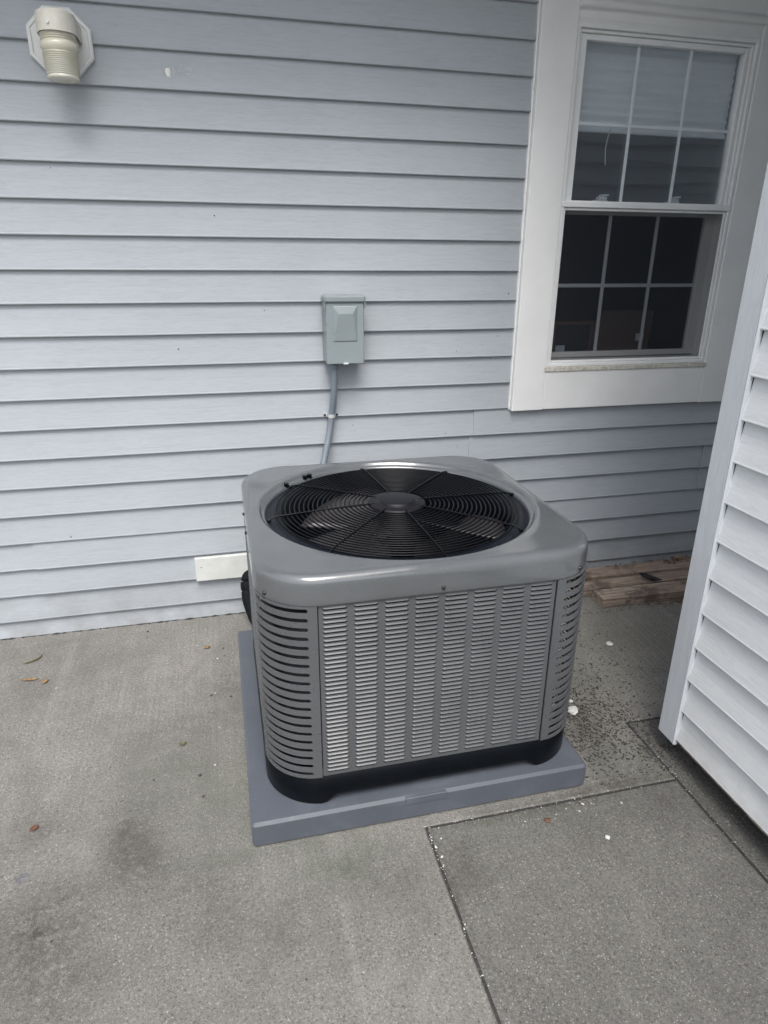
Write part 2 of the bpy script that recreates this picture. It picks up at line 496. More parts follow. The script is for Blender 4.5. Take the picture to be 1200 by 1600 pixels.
def build_plank(root, x0, x1, z, H, mat, seed, dy=0, depth=.13, seg=10, rot=0, flipx=None):
    mb = plank_mb(x1-x0, H, seed, depth=depth, seg=seg)
    mb.v = [(v[0]+x0, v[1]+dy, v[2]+z) for v in mb.v]
    return prt('siding_plank', mb, mat, root, norm=False)

house = thing('house_wall', 'blue grey clapboard wall behind the air conditioner', 'wall', (0, 0, 0))
XL, XR = -26.0, 36.0
WX0, WX1, WZ0, WZ1 = 10.95, 20.3, 7.75, 22.2
seams = {2: [(-6.9, .014)], 1: [(-6.87, .0)], 6: [(9.33, .016)], 5: [(9.20, .004)], 4: [(19.97, .01)], 3: [(19.96, .005)]}
k = 0
zl = [0.0] + [0.66+i for i in range(0, 24)]
for i, z in enumerate(zl):
    H = (zl[i+1]-z) if i+1 < len(zl) else 1.0
    ci = i-1  # course index: 0 has bottom edge at .66
    xs = [(XL, XR)]
    if z+H > WZ0 and z < WZ1 and z > WZ0-.2:
        xs = [(XL, WX0), (WX1, XR)]
    out = []
    for (a, b) in xs:
        cuts = [s for s in seams.get(ci, []) if a < s[0] < b]
        cur = a
        for (sx, ov) in cuts:
            out.append((cur, sx, 0, sx)); cur = sx-.0
            out.append((cur, b, -.03-ov, None)); cur = None
        if cur is not None: out.append((a, b, 0, None))
    for (a, b, dy, _) in out:
        k += 1
        build_plank(house, a, b, z, H, M['siding'], k, dy, seg=max(2, (b-a)/2.5))
mb = MB()
for (a, b, c_, d) in ((XL, 12.0, 0, 30), (19.2, XR, 0, 30), (12.0, 19.2, 0, 9.1), (12.0, 19.2, 20.3, 30)):
    mb.box(a, b, .14, 1.4, c_, d)
prt('sheathing', mb, M['foundation'], house)

# nail holes and insect specks on the siding
mb = MB()
for (x, z) in [(8.5, 9.9), (9.1, 9.35), (9.9, 9.6), (8.95, 6.9), (8.2, 6.8), (8.7, 6.25), (5.9, 8.05), (4.6, 7.3), (4.7, 7.1), (10.1, 10.4), (10.2, 11.1), (9.5, 10.1),
               (1.6, 11.4), (-1.3, 10.2), (6.3, 10.4), (-4.4, 15.5), (.2, 14.3), (-5.6, 3.8), (-5.3, 3.2), (-2.9, .4), (10.4, 11.9), (2.0, 12.6), (7.7, 4.2)]:
    r = random.uniform(.010, .022)
    zz = (z-.66) % 1
    yy = .13*zz-.012
    mb.add([(x+r*math.cos(q*PI/3), yy-(.01 if q % 2 else 0), z+r*math.sin(q*PI/3)*1.4) for q in range(6)], [tuple(range(6))])
solo('wall_speck', mb, M['hole'], (0, 0, 0), 'tiny dark specks scattered over the blue grey siding', None, kind='stuff')

# debris line at the foot of the wall
mb = MB()
x = -12.0
while x < 22:
    l = random.uniform(.05, .4); hh = random.uniform(.02, .07); dd = random.uniform(.02, .09)
    y1 = .0
    mb.add([(x, y1+.03, .004), (x, y1-dd*.4, .006), (x+l*.5, y1-dd, .006), (x+l, y1-dd*.3, .006), (x+l, y1+.03, .004), (x+l*.5, y1+.02, hh)],
           [(0, 1, 5), (1, 2, 5), (2, 3, 5), (3, 4, 5), (4, 0, 5)])
    x += l*random.uniform(.6, 1.8)
solo('wall_foot_dirt', mb, M['grit'], (0, 0, 0), 'thin broken line of dark dirt along the foot of the wall', None, kind='stuff')

# eave over the wall
ev = thing('roof_eave', 'roof eave with soffit and gutter above the house wall', 'roof', (0, 0, 24.6))
mb = MB()
for i in range(31):
    x0 = -26+i*2.0
    mb = MB(); mb.box(x0, x0+1.97, -5.5, .1, 24.66, 24.75); prt('soffit_panel', mb, M['soffit'], ev)
mb = MB(); mb.box(-26, 36, -5.75, -5.5, 24.5, 26.2); prt('fascia', mb, M['trim'], ev)
mb = MB(); mb.add([(-26, -6.1, 26.2), (36, -6.1, 26.2), (36, 20, 36), (-26, 20, 36), (-26, -6.1, 26.5), (36, -6.1, 26.5), (36, 20, 36.3), (-26, 20, 36.3)],
                  [(0,1,2,3), (4,5,6,7), (0,1,5,4), (2,3,7,6), (0,3,7,4), (1,2,6,5)]); prt('roof', mb, M['roof'], ev)

# ------------------------------------------------------------------ window
win = thing('window', 'white double hung window with grille bars above the timbers', 'window', (10.8, 0, 7.58))
def wbox(name, args, mat, under=None, bev=.02):
    mb = MB()
    for a in (args if isinstance(args, list) else [args]): mb.box(*a, bev=bev)
    return prt(name, mb, M[mat], win, under)
wbox('left_casing', (10.80, 12.08, -.16, .14, 7.58, 22.69), 'trim')
wbox('casing_return', [(10.72, 10.79, -.02, .14, 7.62, 22.69)], 'trim')
wbox('right_casing', (19.10, 20.40, -.16, .14, 7.58, 22.69), 'trim')
wbox('apron', (12.082, 19.098, -.15, .14, 7.60, 9.05), 'trim')
wbox('sill', [(12.0, 19.18, -.19, .2, 9.052, 9.22)], 'dirtyvinyl')
# head casing with a rounded drip moulding
mb = MB(); prof = [(.14, 20.24), (-.06, 20.24), (-.07, 20.30), (-.10, 20.36), (-.10, 20.55), (-.12, 20.58)]
for q in range(7):
    a = -PI/2+PI*q/6*.75
    prof.append((-.15-.11*math.cos(a), 20.74+.13*math.sin(a)))
prof += [(-.14, 20.92), (-.13, 20.95), (-.14, 22.69), (.14, 22.69)]
vs = [(x, y, z) for x in (12.082, 19.098) for (y, z) in prof]; L = len(prof)
mb.add(vs, [(j, j+1, L+j+1, L+j) for j in range(L-1)]+[tuple(range(L)), tuple(range(L, 2*L))])
prt('head_casing', mb, M['trim'], win)
# frame: stepped jambs
def frame_rect(x0, x1, z0, z1, wd, y0, y1):
    return [(x0, x0+wd, y0, y1, z0, z1), (x1-wd, x1, y0, y1, z0, z1), (x0+wd, x1-wd, y0+.001, y1, z1-wd, z1), (x0+wd, x1-wd, y0+.001, y1, z0, z0+wd)]
fr = wbox('frame', frame_rect(12.09, 19.09, 9.225, 20.235, .13, -.10, .6), 'vinyl')
wbox('jamb_liner', frame_rect(12.222, 18.958, 9.357, 20.103, .10, .0, .6), 'vinyl', fr)
# upper sash sits back, lower sash behind the screen
us = wbox('upper_sash', [(12.325, 12.575, .08, .34, 14.93, 20.0), (18.705, 18.855, .08, .34, 14.93, 20.0), (12.576, 18.704, .081, .34, 19.82, 20.0), (12.30, 18.9, .02, .36, 14.80, 15.03)], 'vinyl')
def muntins(x0, x1, z0, z1, zm, y, under, wd=.055):
    mb = MB()
    w3 = (x1-x0)/3
    for i in (1, 2): mb.box(x0+w3*i-wd, x0+w3*i+wd, y, y+.05, z0, z1, bev=.01)
    prt('vertical_muntin', mb, M['grille_bar'], win, under)
    mb = MB()
    mb.box(x0, x1, y-.004, y+.046, zm-wd, zm+wd, bev=.01)
    prt('horizontal_muntin', mb, M['grille_bar'], win, under)
muntins(12.576, 18.704, 15.03, 19.82, 17.45, .23, us)
def pane(name, x0, x1, z0, z1, y, mat, under):
    mb = MB(); mb.box(x0, x1, y, y+.012, z0, z1)
    o = prt(name, mb, M[mat], win, under); return o
def pane1(name, x0, x1, z0, z1, y, mat, under):
    mb = MB(); mb.add([(x0, y, z0), (x1, y, z0), (x1, y, z1), (x0, y, z1)], [(0, 1, 2, 3)])
    return prt(name, mb, M[mat], win, under, norm=False)
pane1('outer_pane', 12.57, 18.71, 15.0, 19.85, .20, 'glass', us)
pane1('inner_pane', 12.57, 18.71, 15.0, 19.85, .30, 'glass_b', us)
# screen frame and lower sash
wbox('meeting_rail', [(12.10, 19.06, -.12, .05, 14.80, 14.99)], 'vinyl')
sf = wbox('screen_frame', frame_rect(12.23, 18.95, 9.36, 14.79, .09, -.04, .05), 'vinyl')
mb = MB(); mb.add([(12.3, .01, 9.42), (18.9, .01, 9.42), (18.9, .01, 14.72), (12.3, .01, 14.72)], [(0, 1, 2, 3)])
prt('insect_screen', mb, M['screen'], win, sf, norm=False)
ls = wbox('lower_sash', [(12.325, 12.48, .40, .62, 9.5, 14.93), (18.48, 18.855, .40, .62, 9.5, 14.93), (12.481, 18.479, .401, .62, 14.6, 14.93), (12.481, 18.479, .401, .62, 9.5, 9.70)], 'vinyl')
muntins(12.481, 18.479, 9.70, 14.6, 12.15, .52, ls, .065)
pane1('outer_pane', 12.47, 18.49, 9.68, 14.62, .47, 'glass_low', ls)
pane1('inner_pane', 12.47, 18.49, 9.68, 14.62, .58, 'glass_low', ls)
for x in (13.95, 16.95):
    mb = MB(); mb.box(x-.28, x+.24, .40, .66, 15.031, 15.10, bev=.01); mb.box(x-.14, x+.20, .38, .60, 15.10, 15.20, bev=.02)
    mb.tube([(x-.05, .36, 15.24), (x+.22, .36, 15.26)], .035, 8); mb.box(x-.03, x+.08, .37, .6, 15.2, 15.28, bev=.01)
    prt('sash_lock', mb, M['vinyl'], win, ls)
# blind
mb = MB()
nb = 10
for i in range(nb):
    z0 = 17.42+i*(2.6/nb)
    mb.add([(12.4, .72, z0), (18.85, .72, z0), (18.85, .66, z0+.13), (12.4, .66, z0+.13), (12.4, .72, z0+.26), (18.85, .72, z0+.26)], [(0, 1, 2, 3), (3, 2, 5, 4)])
bl = thing('window_blind', 'pale pleated blind lowered halfway behind the upper panes', 'blind', (15.6, 1.1, 20.0))
prt('pleats', mb, M['blind'], bl, norm=False)
mb = MB(); mb.box(12.4, 18.85, .62, .78, 17.28, 17.42, bev=.02); prt('bottom_rail', mb, M['blind'], bl)
mb = MB(); mb.tube([(14.1, .60, 17.4), (14.02, .60, 17.1), (13.98, .60, 16.8), (14.02, .60, 16.4), (14.05, .60, 16.25)], .02, 6); prt('cord', mb, M['cord'], bl)
# room behind
room = thing('room_interior', 'dim room behind the window', None, (15, 1.5, 7.0), kind='structure')
mb = MB()
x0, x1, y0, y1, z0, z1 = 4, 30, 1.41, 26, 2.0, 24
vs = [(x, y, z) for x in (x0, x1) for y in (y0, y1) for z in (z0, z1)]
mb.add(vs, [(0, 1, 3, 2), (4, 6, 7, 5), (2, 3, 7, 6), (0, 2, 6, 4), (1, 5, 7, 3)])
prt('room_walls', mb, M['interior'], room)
mb = MB(); mb.box(12.0, 19.2, .6, 2.4, 9.0, 9.35, bev=.03); prt('inner_sill', mb, M['vinyl'], room)
def leaning(name, label, cat, x0, x1, z0, z1, y, mat, lean=.25):
    o = thing(name, label, cat, (x0, y, z0))
    mb = MB(); mb.add([(x0, y, z0), (x1, y, z0), (x1+.3, y+lean, z1), (x0+.5, y+lean, z1), (x0, y+.3, z0), (x1, y+.3, z0), (x1+.3, y+.3+lean, z1), (x0+.5, y+.3+lean, z1)],
        [(0,1,2,3), (4,5,6,7), (0,1,5,4), (2,3,7,6), (1,2,6,5), (0,3,7,4)])
    prt('panel', mb, M[mat], o)
    return o
cb = leaning('cardboard_box', 'brown cardboard box seen dimly behind the lower right panes', 'box', 15.0, 17.6, 9.36, 11.1, 1.7, 'card')
mb = MB(); mb.box(17.0, 17.35, 1.66, 1.70, 9.9, 10.2); prt('label_sticker', mb, M['blind'], cb)
pf = thing('picture_frame', 'small reddish wooden frame seen dimly behind the lower left panes', 'picture frame', (13.2, 1.5, 9.36))
mb = MB()
for b in frame_rect(13.1, 14.9, 9.36, 10.75, .14, 1.5, 1.62): mb.box(*b, bev=.02)
prt('moulding', mb, M['picwood'], pf)
mb = MB(); mb.box(13.24, 14.76, 1.57, 1.6, 9.5, 10.61); prt('backing', mb, M['interior'], pf)
mb = MB(); mb.box(13.3, 13.7, 1.55, 1.569, 9.55, 9.8); prt('price_tag', mb, M['blind'], pf)

# ------------------------------------------------------------------ wall lamp
lamp = thing('wall_lamp', 'white jelly jar wall lamp with ribbed yellowed glass', 'lamp', (-3.61, 0, 18.7))
LX, LZ = -3.60, 18.62
mb = MB()
def octa(r, y, rz=None):
    return [(LX+r*math.cos(PI/8+q*PI/4), y, LZ+(rz or r)*math.sin(PI/8+q*PI/4)) for q in range(8)]
rgs = [octa(.90, .10), octa(.90, -.10), octa(.86, -.13), octa(.80, -.13), octa(.775, -.10), octa(.0001, -.10)]
vs = [p for r in rgs for p in r]; fs = []
for i in range(5):
    for q in range(8): fs.append((i*8+q, i*8+(q+1) % 8, (i+1)*8+(q+1) % 8, (i+1)*8+q))
mb.add(vs, fs); prt('backplate', mb, M['lampbase'], lamp)
# hood: D-shaped cap standing out from the plate
JY = -.86
HX = LX; LX = LX+.07
mb = MB()
outl = [(LX-.50, -.11)] + [(LX+.50*math.cos(a), JY+.50*math.sin(a)) for a in [PI+PI*q/20 for q in range(21)]] + [(LX+.50, -.11)]
n = len(outl)
zt, zb = 19.10, 18.60
def ring(ins, z):
    return [(LX+(x-LX)*(1-ins), (y if y > -.12 else -.11+(y+.11)*(1-ins*.5)), z) for (x, y) in outl]
rr = [ring(.10, zb+.02), ring(0, zb), ring(0, zt-.08), ring(.06, zt-.02), ring(.16, zt)]
vs = [p for r in rr for p in r]; fs = []
for i in range(len(rr)-1):
    for q in range(n-1): fs.append((i*n+q, i*n+q+1, (i+1)*n+q+1, (i+1)*n+q))
mb.add(vs, fs, 0, False); mb.add(rr[-1], [tuple(range(n))])
hood = prt('hood', mb, M['lampmetal'], lamp)
mb = MB(); mb.box(LX-.42, LX+.42, JY+.1, -.10, zb-.18, zb+.1, bev=.04); prt('socket_block', mb, M['lampmetal'], lamp)
mb = MB(); sa = -PI/2-.25
mb.tube([(LX+.49*math.cos(sa), JY+.49*math.sin(sa), zb+.16), (LX+.54*math.cos(sa), JY+.54*math.sin(sa), zb+.16)], .035, 8)
prt('screw', mb, M['zinc'], lamp, hood)
pj = []
z = .12
for i in range(5): pj += [(.40, z), (.45, z-.015), (.45, z-.029), (.40, z-.044)]; z -= .055
pj += [(.42, z), (.465, z-.05), (.478, z-.12), (.465, z-.19), (.42, z-.25)]; z -= .27
for i in range(11):
    r = .435-.002*i
    pj += [(r-.035, z), (r+.014, z-.014), (r+.014, z-.028), (r-.035, z-.044)]; z -= .047
pj += [(.405, z-.02), (.41, z-.06), (.38, z-.10), (.25, z-.12), (.0005, z-.115)]
mb = MB(); mb.lathe(pj, (LX, JY, zb), 40); prt('ribbed_glass', mb, M['jar'], lamp)
mb = MB(); mb.lathe([(.0005, .05), (.12, .02), (.13, -.2), (.2, -.45), (.22, -.6), (.15, -.78), (.0005, -.84)], (LX, JY, zb), 20); prt('bulb', mb, M['blind'], lamp)

# ------------------------------------------------------------------ filler patch
mb = MB()
cx, cz = -.80, 18.10
yy = .13*((cz-.66) % 1)
vs = [(cx, yy-.03, cz)]
for q in range(14):
    a = 2*PI*q/14; r = .10*random.uniform(.8, 1.2)
    vs.append((cx+r*math.cos(a)*.72, yy-.012, cz+r*math.sin(a)*1.25))
mb.add(vs, [(0, 1+q, 1+(q+1) % 14) for q in range(14)])
# raised crumbs round the rim
for q in range(26):
    a = random.uniform(0, 2*PI); r = random.uniform(.10, .17)
    x, z = cx+r*math.cos(a), cz+r*math.sin(a)*1.1; s_ = random.uniform(.008, .02)
    y = .13*((z-.66) % 1)-.012
    mb.add([(x-s_, y, z), (x, y, z+s_), (x+s_, y, z), (x, y, z-s_), (x, y-.02, z)], [(0, 1, 4), (1, 2, 4), (2, 3, 4), (3, 0, 4)])
sp = solo('filler_patch', mb, M['spackle'], (cx, 0, cz), 'small blob of white filler on the siding right of the lamp', 'filler patch', norm=False)
mb = MB()
for q in range(60):
    x = cx+random.uniform(.08, .65); z = cz+(x-cx)*.12+random.uniform(-.14, .18)*(.3+(x-cx))
    l = random.uniform(.03, .14); a = random.choice((.5, .7, -.5, 1.0))+random.uniform(-.3, .3); w_ = random.uniform(.002, .006)
    y = .13*((z-.66) % 1)-.013
    mb.add([(x, y, z), (x+l*math.cos(a), y, z+l*math.sin(a)), (x+l*math.cos(a)+w_, y, z+l*math.sin(a)-w_*2), (x+w_, y, z-w_*2)], [(0, 1, 2, 3)])
o = link('smear', mb.mesh('smear', M['smear'], (cx, 0, cz)), sp)

# ------------------------------------------------------------------ disconnect box and conduit
bx = thing('disconnect_box', 'grey green electrical disconnect box on the siding above the conduit', 'electrical box', (4.2, 0, 9.6))
BX0, BX1, BZ0, BZ1, BY = 3.55, 4.85, 9.67, 11.70, -.78
mb = MB(); mb.box(BX0, BX1-.02, BY+.07, .10, BZ0+.03, BZ1, bev=.02); prt('enclosure', mb, M['boxpaint'], bx)
mb = MB(); mb.box(BX0+.01, BX1, BY, BY+.068, BZ0, BZ1-.02, bev=.02); door = prt('door', mb, M['boxpaint'], bx)
mb = MB()
a0, a1, c0, c1 = BX0+.26, BX1-.25, BZ0+.77, BZ1-.13
outer = [(a0, c0), (a1, c0), (a1, c1), (a0, c1)]
inner = [(a0+.03, c0+.03), (a1-.03, c0+.03), (a1-.15, c1-.24), (a0+.15, c1-.24)]
lipv = [(a0-.015, c0-.015), (a1+.015, c0-.015), (a1+.015, c1+.015), (a0-.015, c1+.015)]
vs = [(x, BY-.001, z) for x, z in lipv]+[(x, BY-.025, z) for x, z in outer]+[(x, BY-(.028 if i < 2 else .095), z) for i, (x, z) in enumerate(inner)]
fs = []
for i in range(4): fs += [(i, (i+1) % 4, 4+(i+1) % 4, 4+i), (4+i, 4+(i+1) % 4, 8+(i+1) % 4, 8+i)]
fs.append((8, 9, 10, 11))
mb.add(vs, fs, 0, False)
em = prt('embossed_handle', mb, M['boxpaint'], bx, door)
bv = em.modifiers.new('b', 'BEVEL'); bv.width = .018*S; bv.segments = 2; bv.limit_method = 'ANGLE'; bv.angle_limit = .15
hb = MB()
hb.box(BX0-.04, BX1+.05, BY-.07, -.02, BZ1-.015, BZ1+.21, bev=.05); hb.box(BX0-.045, BX0-.004, BY-.03, -.3, BZ1-.20, BZ1-.0, bev=.01); hb.box(BX1+.012, BX1+.05, BY-.03, -.3, BZ1-.20, BZ1-.0, bev=.01)
prt('rain_hood', hb, M['boxpaint'], bx)
mb = MB(); mb.box(4.12, 4.30, BY-.05, BY-.002, BZ0-.015, BZ0+.045, bev=.01); mb.box(4.155, 4.265, BY-.06, BY-.03, BZ0-.005, BZ0+.03, bev=.008); prt('latch', mb, M['zinc'], bx)

cd = thing('conduit', 'grey flexible conduit curving down from the electrical box', 'conduit', (3.8, 0, 9.5))
pts = [(3.85, -.42, 9.72), (3.855, -.42, 9.4), (3.855, -.38, 9.0), (3.845, -.32, 8.5), (3.81, -.22, 8.05), (3.77, -.18, 7.75), (3.70, -.22, 7.3), (3.58, -.34, 6.8), (3.40, -.55, 6.2), (3.2, -.9, 5.5), (3.1, -1.4, 4.9), (3.1, -2.2, 4.6), (3.1, -3.15, 4.5)]
def smooth_path(P, n=6):
    P = [Vector(p) for p in P]; out = []
    for i in range(len(P)-1):
        p0 = P[max(i-1, 0)]; p1 = P[i]; p2 = P[i+1]; p3 = P[min(i+2, len(P)-1)]
        for j in range(n):
            t_ = j/n
            out.append(.5*((2*p1)+(-p0+p2)*t_+(2*p0-5*p1+4*p2-p3)*t_*t_+(-p0+3*p1-3*p2+p3)*t_**3))
    out.append(P[-1]); return out
cp = smooth_path(pts)
mb = MB(); mb.tube(cp, .12, 14); prt('tubing', mb, M['conduit'], cd)
mb = MB(); mb.tube([(3.85, -.42, 9.70), (3.85, -.42, 9.46)], .15, 14); mb.tube([(3.85, -.42, 9.62), (3.85, -.42, 9.55)], .18, 6); prt('fitting', mb, M['conduit'], cd)
mb = MB()
for i in range(4, len(cp)-40):
    for j in range(2):
        p = cp[i].lerp(cp[i+1], .1+.5*j); q = cp[i].lerp(cp[i+1], .1+.5*j+random.uniform(.2, .36))
        ofs = Vector((-.035, -.104, 0)); wv_ = Vector((.018*random.uniform(.5, 1), 0, 0))
        mb.add([p+ofs, p+ofs+wv_, q+ofs+wv_, q+ofs], [(0, 1, 2, 3)])
o = prt('printed_marking', mb, M['ink'], cd, norm=False); o['kind'] = 'stuff'
mb = MB(); sx, sz = 3.77, 7.75
arc = [(sx-.27, .0, sz), (sx-.15, -.02, sz)] + [(sx+.13*math.cos(a), -.18+.13*math.sin(a), sz) for a in [PI*1.0+PI*q/8 for q in range(9)]] + [(sx+.15, -.02, sz), (sx+.27, .0, sz)]
vs = []; fs = []
for (x, y, z) in arc: vs += [(x, y, z-.06), (x, y, z+.06), (x, y+.02, z+.06), (x, y+.02, z-.06)]
for i in range(len(arc)-1):
    for q in range(4): fs.append((i*4+q, i*4+(q+1) % 4, i*4+4+(q+1) % 4, i*4+4+q))
mb.add(vs, fs); strap = prt('strap', mb, M['zinc'], cd)
for s_ in (-.22, .22):
    mb = MB(); mb.lathe([(.0005, 0), (.03, -.0), (.045, .02), (.045, .04)], (0, 0, 0), 10)
    mb.v = [(sx+s_+v[0], -.05+v[2], sz+v[1]) for v in mb.v]; prt('screw', mb, M['screw'], cd, strap)

# beige board on the wall
mb = MB(); mb.box(-1.50, 1.7, -.14, .10, 1.63, 2.57, bev=.015)
cvb = solo('cover_board', mb, M['patch'], (0, 0, 1.6), 'short off white board fixed low on the siding left of the unit', 'board')
mb = MB(); mb.lathe([(.0005, 0), (.022, 0)], (0, 0, 0), 8); mb.v = [(-1.28+v[0], -.142, 2.2+v[1]) for v in mb.v]
link('nail_head', mb.mesh('nail_head', M['hole'], (0, 0, 1.6)), cvb)

# insulated line set
mb = MB()
pp = smooth_path([(.60, .05, 1.75), (.38, -.25, 1.60), (.34, -.55, 1.2), (.42, -1.0, .72), (.66, -1.6, .42), (1.2, -2.2, .6), (1.7, -2.7, 1.4), (1.9, -3.2, 1.9)], 6)
mb.tube(pp, [.24+.006*math.sin(i*.9)+.003*random.uniform(-1, 1) for i in range(len(pp))], 12)
solo('insulated_pipe', mb, M['foam'], (.8, 0, 1.4), 'black foam wrapped refrigerant pipe between wall and unit', 'pipe')

# ------------------------------------------------------------------ pad
pad = thing('equipment_pad', 'blue grey plastic pad under the air conditioner', 'pad', (4.2, -7, 0))
PX0, PX1, PY0, PY1, PZ = -.14, 8.56, -11.36, -2.5, .72
mb = MB()
hole = (3.60, 4.65, .12, .17)
# body with a bevelled rim and a moulded notch in the front edge
mb.box(PX0, PX1, PY0, PY1, .0, PZ, bev=.07)
po = prt('slab', mb, M['pad'], pad)
po.data.transform(Matrix.Identity(4))
mb = MB(); mb.box(hole[0], hole[1], PY0-.035, PY0+.13, PZ-.20, PZ-.004, bev=.012)
prt('moulded_tab', mb, M['pad'], pad)

# ------------------------------------------------------------------ air conditioner
ac = thing('air_conditioner', 'grey outdoor air conditioner with louvred sides and round top fan grille', 'air conditioner', (4.33, -7.0, .72))
CX, CY, HF = 4.43, -7.0, 4.10
def rsq(th, half, rad):
    c, s_ = math.cos(th), math.sin(th)
    ac_, as_ = abs(c), abs(s_)
    k_ = half-rad
    m_ = max(ac_, as_)
    d = half/m_
    if min(ac_, as_)*d > k_:
        b = k_*(ac_+as_); disc = b*b-(2*k_*k_-rad*rad)
        d = b+math.sqrt(max(0, disc))
    return (d*c, d*s_)
# angles dense at corners
ANG = []
N0 = 288
for i in range(N0): ANG.append(2*PI*i/N0)
def skin(levels):
    """levels: list of functions th -> (x, y, z)"""
    mb = MB(); vs = []
    for f in levels:
        for a in ANG:
            x, y, z = f(a); vs.append((CX+x, CY+y, z))
    n = len(ANG); fs = []
    for i in range(len(levels)-1):
        for q in range(n): fs.append((i*n+q, i*n+(q+1) % n, (i+1)*n+(q+1) % n, (i+1)*n+q))
    mb.add(vs, fs, 0, True); return mb
RC = 1.40
def sq(half, rad, z): return lambda a: (*rsq(a, half, rad), z)
def ci(r, z): return lambda a: (r*math.cos(a), r*math.sin(a), z)
def bl_(t_, z, half=HF-.30, rad=RC-.2, r=3.80):
    def f(a):
        x, y = rsq(a, half, rad); X, Y = r*math.cos(a), r*math.sin(a)
        d = math.hypot(x-X, y-Y)
        zz = z + (-.010*math.sin(t_*PI)*min(1, d/1.2) + .010*mn.noise(Vector((x*.6, y*.6, 3))))
        return (X*(1-t_)+x*t_, Y*(1-t_)+y*t_, zz)
    return f
ZT = 6.87
lev = [ci(3.56, 6.52), ci(3.58, 6.70), ci(3.61, 6.74), ci(3.65, 6.755), ci(3.69, 6.78), ci(3.71, 6.83), ci(3.75, ZT-.01)]
lev += [bl_(t_/5, ZT) for t_ in range(0, 6)]
for ins, z in ((.24, ZT-.001), (.18, ZT-.007), (.125, ZT-.025), (.08, ZT-.055), (.045, ZT-.09), (.018, ZT-.14), (.004, ZT-.19), (0, ZT-.26), (-.005, 6.35), (-.004, 6.20), (.004, 6.165), (.03, 6.15), (.10, 6.15), (.10, 6.4)):
    lev.append(sq(HF-ins, RC-ins, z))
shell = skin(lev)
sh = prt('top_shell', shell, M['steel'], ac)
# black orifice flange inside the hole
mb = MB(); mb.lathe([(3.63, 6.62), (3.56, 6.66), (3.20, 6.66), (3.12, 6.62), (3.10, 6.2), (3.14, 5.6), (3.3, 5.2), (3.3, 5.1)], (CX, CY, 0), 96)
orf = prt('fan_orifice', mb, M['flange'], ac)
# wire guard
gz = lambda r: 6.745+.09*(1-(r/3.5)**2)
radii = [3.30-i*.1245 for i in range(20)]
for r in radii:
    mb = MB(); mb.tube([(CX+r*math.cos(2*PI*i/96), CY+r*math.sin(2*PI*i/96), gz(r)) for i in range(96)], .021, 6, closed=True)
    prt('guard_ring', mb, M['blackwire'], ac, norm=False)
sp0 = math.radians(4)
for i in range(8):
    a = sp0+i*PI/4
    mb = MB(); pts_ = []
    for j in range(9):
        r = 3.64-(2.99)*j/8
        pts_.append((CX+r*math.cos(a), CY+r*math.sin(a), gz(r)+.035 if j else 6.70))
    mb.tube(pts_, .022, 6); mb.box(CX+3.52*math.cos(a)-.05, CX+3.52*math.cos(a)+.05, CY+3.52*math.sin(a)-.05, CY+3.52*math.sin(a)+.05, 6.665, 6.74, bev=.015)
    prt('guard_spoke', mb, M['blackwire'], ac, norm=False)
for a in (math.radians(127), math.radians(141), math.radians(124)):
    mb = MB(); x, y = CX+3.60*math.cos(a), CY+3.60*math.sin(a)
    mb.box(x-.07, x+.07, y-.05, y+.05, 6.72, 6.86, bev=.02); prt('guard_clip', mb, M['blackwire'], ac)
mb = MB(); mb.lathe([(.0005, .10), (.44, .10), (.50, .075), (.52, .02), (.72, .015), (.78, -.01), (.80, -.07), (.74, -.10), (.0005, -.10)], (CX, CY, 6.86), 64)
prt('guard_hub', mb, M['hub'], ac)
# fan
fan = None
mb = MB(); mb.lathe([(.0005, 6.4), (.45, 6.4), (.55, 6.3), (.55, 5.3), (.0005, 5.3)], (CX, CY, 0), 32); fan = prt('fan_motor', mb, M['motor'], ac)
for a0 in (math.radians(218), math.radians(338), math.radians(98)):
    mb = MB(); nr, na = 8, 10; vs = []
    for i in range(nr+1):
        r = .55+(2.98-.55)*i/nr
        span = math.radians(50+18*(i/nr)) ; sk = math.radians(16)*(i/nr)
        for j in range(na+1):
            u = j/na-.5
            a = a0+sk+span*u
            vs.append((CX+r*math.cos(a), CY+r*math.sin(a), 5.98-.95*u*(1-.35*i/nr)+.12*math.cos(u*PI)))
    fs = [(i*(na+1)+j, i*(na+1)+j+1, (i+1)*(na+1)+j+1, (i+1)*(na+1)+j) for i in range(nr) for j in range(na)]
    mb.add(vs, fs, 0, True); b_ = prt('fan_blade', mb, M['blade'], ac, norm=False)
    sm_ = b_.modifiers.new('s', 'SOLIDIFY'); sm_.thickness = .03*S
    mb = MB(); mb.box(-.1, .55, -.22, .22, -.03, .03, bev=.01)
    ca, sa_ = math.cos(a0+.05), math.sin(a0+.05)
    mb.v = [(CX+(.45+v[0])*ca-v[1]*sa_, CY+(.45+v[0])*sa_+v[1]*ca, 6.19+v[2]-v[1]*.35) for v in mb.v]
    prt('blade_bracket', mb, M['blade'], ac, b_)
# coil
n = len(ANG)
coil = skin([sq(3.74, 1.2, 1.0), sq(3.74, 1.2, 6.2), sq(3.35, 1.0, 6.2), sq(3.35, 1.0, 1.0)])
prt('coil', coil, M['coil'], ac)
mb = MB(); mb.lathe([(3.3, 5.1), (3.2, 1.0), (.0005, 1.0)], (CX, CY, 0), 48); prt('inner_floor', mb, M['dark'], ac)
